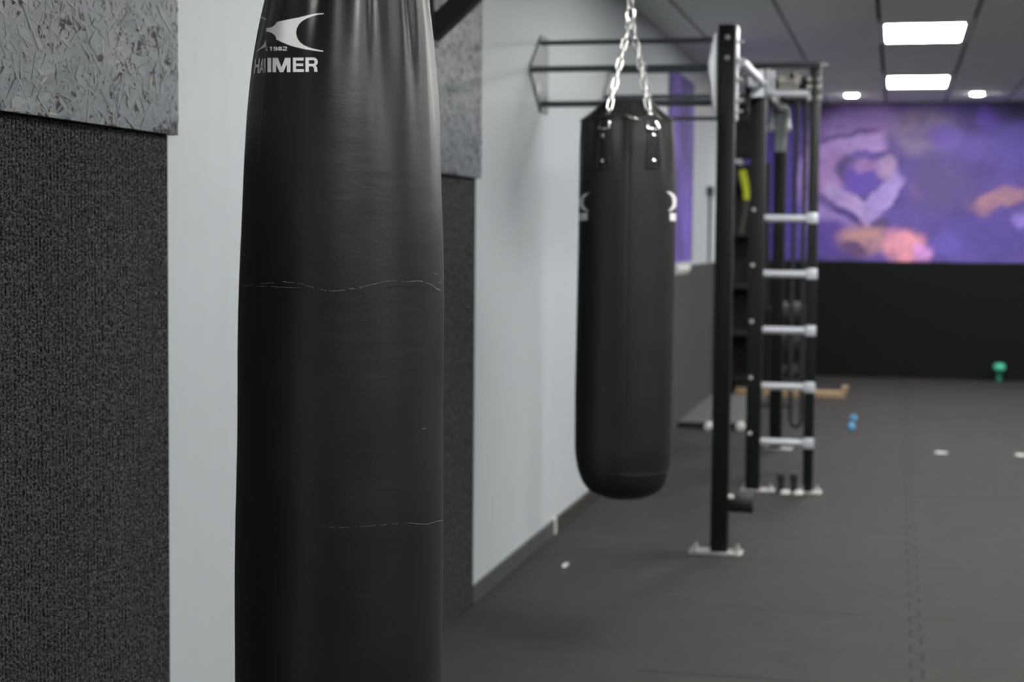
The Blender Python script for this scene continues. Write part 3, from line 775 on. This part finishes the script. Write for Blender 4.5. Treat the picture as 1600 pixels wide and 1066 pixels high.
bracket(5.727, -.9129, 'black diagonal wall bracket behind the front bag, carrying the farther bag')

straps_and_chain(BAG1, bag1, 2.13, [PI/4, 3*PI/4, -3*PI/4, -PI/4], (-.909, 2.695, 2.38), 'steel chain holding the front punching bag', 'bag chains', 'strap')

# ---- bag hanging farther back
def folds2(phi, z):
    a = smooth01((z-1.62)/.28)
    g = .003*math.sin(11*phi+.4)+.002*math.sin(17*phi+1.2)
    for s in (-.50, .54): g += .006*math.exp(-((phi-s)/.10)**2)
    for s in (-.80, .0, .85): g -= .009*math.exp(-((phi-s)/.16)**2)
    seam = -.0022*math.exp(-((phi-.03)/.016)**2)
    low = .0010*math.sin(3*phi+z*6)
    return (g*a if z < 1.91 else g*max(0., (1.91+.05-z)/.05)*.8)+seam+low
prof2 = [(.548, .03), (.552, .07), (.558, .086), (.579, .128), (.614, .1525), (.661, .1665), (.70, .1715), (.731, .1738), (.964, .1755), (1.196, .175), (1.426, .1746), (1.656, .1736), (1.816, .1700), (1.88, .1655), (1.912, .1635),
         (1.918, .156), (1.93, .140), (1.955, .112), (1.975, .092), (1.985, .060), (1.988, .02)]
bag2 = Bag(k2([(.55, (-.946, 5.9353)), (.70, (-.9531, 5.9343)), (1.2, (-.9499, 5.9348)), (1.66, (-.9483, 5.935)), (1.92, (-.9498, 5.9348)), (2.2, (-.9485, 5.935))]), k2(prof2), folds2)
BAG2 = thing('punching_bag', 'black punching bag hanging farther back from a steel chain above the floor', 'punching bag', (-.9165, 5.727, .58), 'black hanging punching bags')
link('cover', bag2.mesh(200, 260), 'vinyl2', BAG2, 'all')
def welt(bag, t, name, pts, r, mat): 
    bm = B(); tube(bm, pts, r, 6, closed=True); return link(name, bm, mat, t, 'all')
welt(bag2, BAG2, 'rim_welt', [bag2.pt(-PI+2*PI*k/96, 1.894, .001) for k in range(96)], .0035, 'vinyl2')
welt(bag2, BAG2, 'bottom_seam', [bag2.pt(-PI+2*PI*k/96, .685, -.0006) for k in range(96)], .0018, 'vinyl2')
bm = B(); tube(bm, [bag2.pt(.03, 1.89-1.20*i/60, -.0005) for i in range(61)], .0016, 6); link('side_seam', bm, 'vinyl2', BAG2, 'all')
bm = B(); tube(bm, [bag2.hit(972+i*3.5, 179+i*1.1, .002)[0] for i in range(9)], .0045, 8, radii=[.002, .004, .005, .005, .005, .005, .005, .004, .002]); link('rim_glint', bm, 'chrome', BAG2, True)  # chrome strip added for the glint along the top rim
def z4(c): return (880+c[0]/4.845, 140+c[1]/4.845)
bm = B(); decal(bm, bag2, [z4(c) for c in [(212, 776), (180, 786), (150, 800), (130, 826), (126, 860), (132, 892), (155, 912), (180, 920), (204, 920), (180, 908), (162, 884), (154, 856), (160, 824), (178, 798)]], 1.5, .0015)
o = link('emblem', bm, 'grey_print', BAG2, True); tag(o, 'grey crescent emblem on the left edge')
bm = B(); decal(bm, bag2, [z4(c) for c in [(778, 772), (812, 776), (838, 794), (856, 824), (858, 860), (848, 892), (822, 914), (788, 922), (806, 906), (824, 880), (828, 848), (820, 812), (802, 790)]], 1.5, .0015)
o = link('emblem', bm, 'white_print', BAG2, True); tag(o, 'white crescent emblem on the right edge')
bm = B(); decal(bm, bag2, [z4(c) for c in [(806, 932), (852, 940), (850, 996), (806, 992)]], 1.5, .0015); link('lettering', bm, 'white_print', BAG2, True)
bm = B(); decal(bm, bag2, [z4(c) for c in [(124, 940), (186, 930), (186, 990), (124, 994)]], 1.5, .0015); link('lettering', bm, 'grey_print', BAG2, True)
straps_and_chain(BAG2, bag2, 1.8976, [-.50, .54, PI-.75], (-.9129, 5.727, 2.248), 'bright steel chain holding the farther punching bag', 'bag chains', 'strap')

# ------------------------------------------------------------------ training rig
RX = -.79
rig = thing('training_rig', 'black steel training rig with ladder rungs and pull-up bars fixed to the left wall', 'exercise rig', (RX, 7.84, 0))
def upright(x, y, w, top, plate, lab=None):
    bm = B(); boxr(bm, x-w/2, x+w/2, y-w/2, y+w/2, .008, top, .004)
    u = link('upright', bm, 'powder', rig, True)
    sub = []
    bm = B(); boxr(bm, x-plate[0], x+plate[1], y-plate[2], y+plate[3], 0, .010, .002)
    p = link('base_plate', bm, 'zinc', rig, True); p.parent = u
    for sx in (-plate[0]+.025, plate[1]-.025):
        for sy in (-plate[2]+.02, plate[3]-.02):
            bm = B(); lathe(bm, [(.013, 0), (.013, .012), (.007, .012), (.007, .028)], (x+sx, y+sy, .010), 'Z', 6)
            b_ = link('bolt', bm, 'zinc', rig, True); b_.parent = u
    if lab: tag(u, lab)
    return u
def front_bolts(u, x, y, zs, r=.011, axis='Y'):
    for z in zs:
        bm = B()
        if axis == 'Y': lathe(bm, [(r, 0), (r, -.008), (r*.6, -.012)], (x, y, z), 'Y', 12)
        else: lathe(bm, [(r, 0), (r, .010), (r*.6, .010), (r*.6, .030)], (x, y, z), 'X', 12)
        b_ = link('bolt', bm, 'zinc', rig, True); b_.parent = u
u1 = upright(RX, 7.84, .08, 2.48, (.14, .11, .06, .06))
front_bolts(u1, RX+.004, 7.80, (2.42, 2.325))
u2 = upright(RX-.012, 9.85, .085, 2.48, (.07, .13, .05, .06))
u4 = upright(-.481, 9.85, .058, 2.48, (.06, .08, .05, .06))
u3 = upright(-.81, 11.83, .085, 2.48, (.07, .12, .05, .06))
LAD = (1.607, 1.283, .953, .622, .293)
front_bolts(u2, RX-.03, 9.807, [z+.05 for z in LAD], .011)
# rungs of the ladder
for z in (2.33,)+LAD:
    bm = B(); tube(bm, [(RX+.032, 9.845, z), (-.51, 9.845, z)], .021, 16); link('rung', bm, 'silver', rig, True)
    if z > 2: continue
    bm = B(); boxr(bm, -.512, -.448, 9.808, 9.8205, z-.030, z+.034, .008); rc = link('rung_clamp', bm, 'silver', rig, True)
# three-bar pull-up frames between wall and upright
def frame(y, x_post, dz, bars):
    tri = [(y-.09, 2.435+dz), (y-.13, 2.435+dz), (y-.36, 2.275+dz), (y-.36, 2.235+dz), (y-.13, 2.075+dz), (y-.09, 2.075+dz)]
    tri2 = [(y+.03, 2.435+dz)]+tri+[(y+.03, 2.075+dz)]
    bm = B(); prism(bm, tri2, 'X', WX+.001, WX+.009); link('wall_plate', bm, 'grey_steel', rig)
    bm = B(); prism(bm, tri2, 'X', x_post-.042-.008, x_post-.042); link('post_plate', bm, 'silver' if y < 9 else 'powder', rig)
    for (yy, z, r) in bars(y):
        bm = B(); tube(bm, [(WX+.006, yy, z), (x_post-.044, yy, z)], r, 16); link('pull_up_bar', bm, 'grey_steel', rig, True)
frame(7.84, RX, 0, lambda y: ((y-.13, 2.398, .012), (y-.335, 2.255, .0145), (y-.13, 2.112, .0145)))
frame(9.81, RX-.012, .055, lambda y: ((y-.13, 2.455, .012), (y-.335, 2.288, .0145), (y-.13, 2.178, .012)))
bm = B(); lathe(bm, [(.024, 0), (.026, .006), (.014, .012)], (WX+.0092, 7.60, 2.175), 'X', 16); link('plate_glint', bm, 'white', rig, True)  # white disc put in for the bright highlight on the wall plate
# rail along the rig, its plates on the side of the first upright, peg near its foot
bm = B(); tube(bm, [(-.728, 7.885, 2.315), (-.728, 9.12, 2.325)], .021, 16); link('long_rail', bm, 'silver', rig, True)
bm = B(); prism(bm, [(7.80, 2.475), (7.88, 2.475), (7.88, 2.04), (7.80, 2.04)], 'X', RX+.0405, RX+.0495); pl = link('side_plate', bm, 'silver', rig)
front_bolts(u1, RX+.048, 7.82, (2.315, 2.225, 2.13), .013, 'X'); front_bolts(u1, RX+.048, 7.82, (2.40, 2.08), .010, 'X')
bm = B(); lathe(bm, [(.047, 0), (.050, .006), (.050, .105), (.046, .112)], (RX+.041, 7.90, .237), 'X', 24); link('plate_peg', bm, 'rubber', rig, True)
bm = B(); lathe(bm, [(.011, 0), (.011, .02), (.006, .024)], (RX+.041, 7.83, .272), 'X', 12); link('peg_bolt', bm, 'white', rig, True)
# top of the ladder cage
bm = B(); boxr(bm, -.86, -.45, 9.80, 9.845, 2.475, 2.505, .003); link('top_beam', bm, 'black', rig)
bm = B(); tube(bm, [(-.46, 9.82, 2.492), (-.415, 9.82, 2.492)], .010, 10); pts = [(-.405, 9.82+.0*i, 2.492) for i in range(1)]; link('beam_end_bolt', bm, 'zinc', rig, True)
def xz(px, py, y):
    p = on_y(px, py, y); return p.x, p.z
bm = B(); prism(bm, [xz(*q, 9.1) for q in ((1181, 110), (1193, 108), (1194, 150), (1174, 152), (1173, 143), (1182, 136))], 'Y', 9.1, 9.12); boxr(bm, -.805, -.770, 9.12, 9.80, 2.31, 2.39, .003); link('rail_joint', bm, 'silver', rig)
for x0, x1 in ((-.757, -.738), (-.728, -.712)):
    bm = B(); boxr(bm, x0, x1, 9.80, 9.81, 2.33, 2.465, .003); link('side_plate', bm, 'silver', rig)
for z in (2.41, 2.366, 2.30):
    for x in (-.455, -.515):
        bm = B(); lathe(bm, [(.015, 0), (.015, -.012), (.008, -.02)], (x, 9.822, z), 'Y', 12); link('clamp_bolt', bm, 'zinc', rig, True)
bm = B(); boxr(bm, -.700, -.57, 9.90, 9.92, 2.395, 2.445, .002); boxr(bm, -.70, -.61, 9.90, 9.92, 2.365, 2.382, .002); boxr(bm, -.600, -.585, 9.90, 9.92, 2.34, 2.395, .002); link('cross_plate', bm, 'beige', rig)
bm = B(); boxr(bm, -.76, -.50, 9.925, 9.945, 2.35, 2.43, .002); link('back_beam', bm, 'black', rig)
# long beams from the ladder back to the third upright
bm = B(); boxr(bm, -.84, -.79, 9.90, 11.79, 2.36, 2.41, .003); link('side_beam', bm, 'powder', rig)
# dip handles high on the third upright
bm = B(); boxr(bm, -.845, -.775, 11.765, 11.785, 2.09, 2.42, .003); link('handle_plate', bm, 'pale_steel', rig)
bm = B(); tube(bm, [(-.855, 11.775, 2.41), (-.863, 11.70, 2.38), (-.864, 11.62, 2.26), (-.860, 11.56, 2.235)], .017, 12); h = link('dip_handle', bm, 'pale_steel', rig, True)
bm = B(); lathe(bm, [(.004, -.028), (.018, -.022), (.024, 0), (.018, .022), (.004, .028)], (-.860, 11.555, 2.235), 'Y', 16); k_ = link('knob', bm, 'zinc', rig, True); k_.parent = h
bm = B(); tube(bm, [(-.80, 11.775, 2.40), (-.76, 11.70, 2.37), (-.748, 11.62, 2.27), (-.745, 11.56, 2.24)], .017, 12); h = link('dip_handle', bm, 'pale_steel', rig, True)
bm = B(); lathe(bm, [(.004, -.028), (.018, -.022), (.024, 0), (.018, .022), (.004, .028)], (-.745, 11.555, 2.24), 'Y', 16); k_ = link('knob', bm, 'zinc', rig, True); k_.parent = h

# things hanging on and standing by the rig
xb = -.607
bm = B(); w = .022
loop = []
for i in range(41):
    f = i/40; loop.append((xb-.028-.012*f-.008*math.sin(f*PI), 10.80, 2.44-f*2.10))
for i in range(1, 12):
    a = PI*i/12; loop.append((xb-.004-.036*math.cos(a), 10.80, .34-.062*math.sin(a)))
for i in range(41):
    f = i/40; loop.append((xb+.032-.008*f-.006*math.sin(f*PI), 10.80, .34+f*2.10))
for i in range(1, 8):
    a = PI*i/8; loop.append((xb-.002+.026*math.cos(a), 10.80, 2.44+.045*math.sin(a)))
# a flat strap: rectangular section following the loop
N = len(loop); rings = []
for i, p in enumerate(loop):
    t_ = Vector(loop[(i+1) % N])-Vector(loop[i-1]); t_.normalize(); nrm = Vector((t_.z, 0, -t_.x)).normalized()*.012; yy = Vector((0, w, 0)); P = Vector(p)
    rings.append([bm.verts.new(P+s*nrm+q*yy) for s, q in ((-1, -1), (1, -1), (1, 1), (-1, 1))])
for i in range(N):
    A, C_ = rings[i], rings[(i+1) % N]
    for k in range(4): bm.faces.new((A[k], A[(k+1) % 4], C_[(k+1) % 4], C_[k]))
o = link('resistance_band', bm, 'rubber', None, True); tag(o, 'long black loop band hanging inside the ladder cage', 'resistance band')
bm = B(); boxr(bm, -.622, -.602, 9.846, 11.81, 2.425, 2.465, .003); link('middle_beam', bm, 'powder', rig)
bm = B(); boxr(bm, -.769, -.55, 11.811, 11.85, 2.42, 2.465, .003); link('cross_beam', bm, 'powder', rig)

for i, (px, lab) in enumerate(((1220, 'short black post on a pale floor anchor, nearer the ladder left side'), (1240, 'short black post on a pale floor anchor, nearer the thin ladder leg'))):
    x = on_y(px, 760, 9.80).x
    t = thing('floor_anchor', lab, 'floor anchor', (x, 9.80, 0), 'black posts on floor anchors')
    bm = B(); lathe(bm, [(.016, .005), (.017, .06), (.024, .075), (.026, .105), (.020, .118)], (x, 9.80, 0), 'Z', 20); link('post', bm, 'rubber', t, True)
    bm = B(); lathe(bm, [(.030, 0), (.030, .006), (.022, .016), (.008, .018)], (x+.028, 9.79, 0), 'Z', 20); link('base', bm, 'white', t, True)

# ------------------------------------------------------------------ far left corner
bm = B(); boxr(bm, WX+.012, WX+.50, 12.95, 15.3, 0, .045, .004, mi=0)
bm.faces.ensure_lookup_table()
o = link('floor_platform', bm, 'mat_grey'); tag(o, 'low grey exercise platform lying along the left wall', 'platform')
bm = B(); boxr(bm, WX+.012, WX+.51, 12.935, 12.949, 0, .047, .002); e_ = link('edge_strip', bm, 'black', None); e_.parent = o
def dumbbell(name, label, c, axis, L, r, mh, mb, cat='dumbbell', group=None):
    t = thing(name, label, cat, (c[0], c[1], c[2]-r), group)
    c = Vector(c)
    ax = {'X': Vector((1, 0, 0)), 'Y': Vector((0, 1, 0)), 'Z': Vector((0, 0, 1))}[axis]
    bm = B(); tube(bm, [c-ax*(L/2-.01), c+ax*(L/2-.01)], r*.36, 12); link('handle', bm, mb, t, True)
    for s in (-1, 1):
        bm = B(); h = L*.30
        lathe(bm, [(r*.8, -h/2), (r, -h/2+.006), (r, h/2-.006), (r*.8, h/2)], c+ax*s*(L/2-h/2), axis, 6 if name == 'hex_dumbbell' else 18); link('head', bm, mh, t, True)
    return t
dumbbell('hex_dumbbell', 'pale dumbbell at the front edge of the grey platform, beside the wall', (-1.395, 12.85, .030), 'Y', .13, .030, 'white', 'black', group='pale dumbbells by the platform')
dumbbell('hex_dumbbell', 'pale dumbbell on the floor right behind the first rig upright', (-1.15, 12.86, .034), 'Y', .13, .034, 'white', 'black', group='pale dumbbells by the platform')
# conduit and black pole against the wall
t = thing('wall_conduit', 'thin grey conduit with a small box on the left wall beyond the purple print', 'conduit', (WX+.02, 14.93, 1.27))
bm = B(); tube(bm, [(WX+.018, 14.93, 1.27), (WX+.018, 14.93, 1.90)], .012, 10); link('pipe', bm, 'mat_grey', t, True)
bm = B(); boxr(bm, WX+.001, WX+.05, 14.80, 14.96, 1.86, 1.94, .004); link('box', bm, 'grey_steel', t, True)
t = thing('weight_bar', 'upright black bar leaning against the carpeted left wall by the platform', 'weight bar', (WX+.1, 15.34, 0))
bm = B(); tube(bm, [(WX+.085, 15.42, .02), (WX+.05, 15.30, 1.25)], .030, 12); link('bar', bm, 'black', t, True)
bm = B(); lathe(bm, [(.05, 0), (.055, .01), (.055, .05), (.035, .06)], (WX+.085, 15.42, 0), 'Z', 18); link('foot', bm, 'black', t, True)
# tall black rack in the corner
rack = thing('storage_rack', 'tall black open storage rack in the far left corner behind the rig', 'storage rack', (-1.42, 16.2, 0))
for x in (-1.56, -1.24):
    for y in (15.95, 16.45):
        bm = B(); boxr(bm, x-.025, x+.025, y-.025, y+.025, 0, 2.22, .003); link('post', bm, 'black', rack)
for z in (.12, .55, 1.0, 1.5, 2.0):
    bm = B(); boxr(bm, -1.535, -1.265, 15.93, 16.47, z, z+.03, .003); link('shelf', bm, 'black', rack)
bm = B(); boxr(bm, -1.585, -1.215, 16.476, 16.49, .05, 2.2); link('back_panel', bm, 'black', rack)
# black case hung near the corner
t = thing('loudspeaker', 'black boxy loudspeaker high in the far left corner', 'loudspeaker', (-1.42, 16.3, 2.27))
bm = B(); boxr(bm, -1.60, -1.27, 16.0, 16.4, 2.25, 2.77, .012); link('cabinet', bm, 'black', t, True)
bm = B(); boxr(bm, -1.58, -1.29, 15.985, 15.999, 2.28, 2.74, .004); link('grille', bm, 'rubber', t)
# straps hung on the rack
def hanging(name, pts, w, th, mat, label, cat):
    bm = B(); rings = []
    P = [Vector(p) for p in pts]
    for i, p in enumerate(P):
        t_ = (P[min(i+1, len(P)-1)]-P[max(i-1, 0)]).normalized(); nx = Vector((t_.z, 0, -t_.x)).normalized()*w/2
        rings.append([bm.verts.new(p+s*nx+Vector((0, q*th/2, 0))) for s, q in ((-1, -1), (1, -1), (1, 1), (-1, 1))])
    for i in range(len(P)-1):
        for k in range(4): bm.faces.new((rings[i][k], rings[i][(k+1) % 4], rings[i+1][(k+1) % 4], rings[i+1][k]))
    bm.faces.new(rings[0]); bm.faces.new(rings[-1][::-1])
    return tag(link(name, bm, mat, None), label, cat)
ys = 15.88
def ox(px, py): return on_y(px, py, ys)
hanging('exercise_band', [ox(1160, 266), ox(1162, 276), ox(1165, 290), ox(1167, 303), ox(1166, 312)], .062, .02, 'yellow', 'bright yellow strap hanging in the dark corner rack', 'exercise band')
hanging('webbing_strap', [ox(1166, 314), ox(1165, 330), ox(1161, 348), ox(1158, 366)], .035, .012, 'brown', 'grey brown webbing strap hanging under the yellow one', 'strap')
# low dumbbell rack behind the ladder
dr = thing('dumbbell_rack', 'low black dumbbell rack behind the ladder by the back wall', 'dumbbell rack', (-1.05, 16.5, 0))
for x in (-1.18, -.84):
    bm = B(); boxr(bm, x-.03, x+.03, 16.2, 16.7, 0, .82, .004); link('side_frame', bm, 'black', dr)
for z in (.12, .42, .72):
    bm = B(); boxr(bm, -1.15, -.87, 16.22, 16.68, z, z+.04, .003); link('shelf', bm, 'black', dr)
names = {(0, 0): 'left on the bottom shelf', (1, 0): 'right on the bottom shelf', (0, 1): 'left on the middle shelf', (1, 1): 'right on the middle shelf', (0, 2): 'left on the top of the rack', (1, 2): 'right on the top of the rack'}
for j, z in enumerate((.16, .46, .76)):
    for i, x in enumerate((-1.08, -.94)):
        dumbbell('hex_dumbbell', 'grey ended dumbbell lying %s behind the ladder' % names[(i, j)], (x, 16.42, z+.058), 'Y', .30, .056, 'mat_grey', 'black', group='dumbbells on the low rack')
# wooden beam on the floor, black strip before it
t = thing('balance_beam', 'pale wooden beam with a raised end lying on the floor behind the ladder', 'wooden beam', (-.93, 15.8, 0))
bm = B(); boxr(bm, -1.46, -.44, 15.72, 15.86, 0, .060, .006); link('plank', bm, 'wood', t, True)
bm = B(); boxr(bm, -.475, -.42, 15.72, 15.86, .058, .115, .010); link('end_block', bm, 'wood', t, True)
bm = B(); boxr(bm, -1.13, -.86, 14.75, 14.95, 0, .03, .004); tag(link('dark_floor_strip', bm, 'rubber'), 'flat black strip on the floor in front of the wooden beam', 'mat')  # thin black slab for the dark stripe before the beam

# ------------------------------------------------------------------ small things on the floor
t = thing('hand_weight', 'small green hand weight standing on end by the back wall', 'dumbbell', (1.09, 18.12, 0))
gx = on_y(1561, 590, 18.1).x
bm = B(); lathe(bm, [(.030, 0), (.034, .01), (.026, .03), (.028, .11), (.036, .125)], (gx, 18.1, 0), 'Z', 20); link('handle', bm, 'green_dark', t, True)
bm = B(); lathe(bm, [(.045, .123), (.060, .133), (.062, .165), (.052, .188), (.02, .193)], (gx, 18.1, 0), 'Z', 20); link('head', bm, 'green_light', t, True)
t = thing('hand_weight', 'tiny blue hand weight lying on the open floor right of the ladder', 'dumbbell', (-.318, 13.5, 0))
for y, px, py, lb in ((13.15, 1330, 672, 0), (13.78, 1333.5, 655, 1)):
    p = on_y(px, py, y); r = .028
    bm = B(); lathe(bm, [(r*.5, -.036), (r, -.026), (r, .026), (r*.5, .036)], (p.x, y, r), 'Y', 16); link('head', bm, 'blue', t, True)
bm = B(); tube(bm, [(-.315, 13.15, .028), (-.32, 13.78, .028)], .006, 10); link('handle', bm, 'grey_steel', t, True)
def scrap(x, y, sx, sy, label):
    bm = B(); rng = random.Random(int(x*1000))
    poly = [(x+sx*(.8+.3*rng.random())*math.cos(2*PI*i/9), y+sy*(.7+.5*rng.random())*math.sin(2*PI*i/9)) for i in range(9)]
    prism(bm, poly, 'Z', .0005, .004); tag(link('paper_scrap', bm, 'white'), label, 'litter', 'pale scraps on the floor')
scrap(-1.437, 7.347, .012, .05, 'tiny pale scrap on the floor under the hanging bag')
scrap(.33, 11.945, .045, .05, 'pale scrap on the open floor left of the other one')
scrap(.87, 11.99, .04, .05, 'pale scrap on the floor at the right edge')
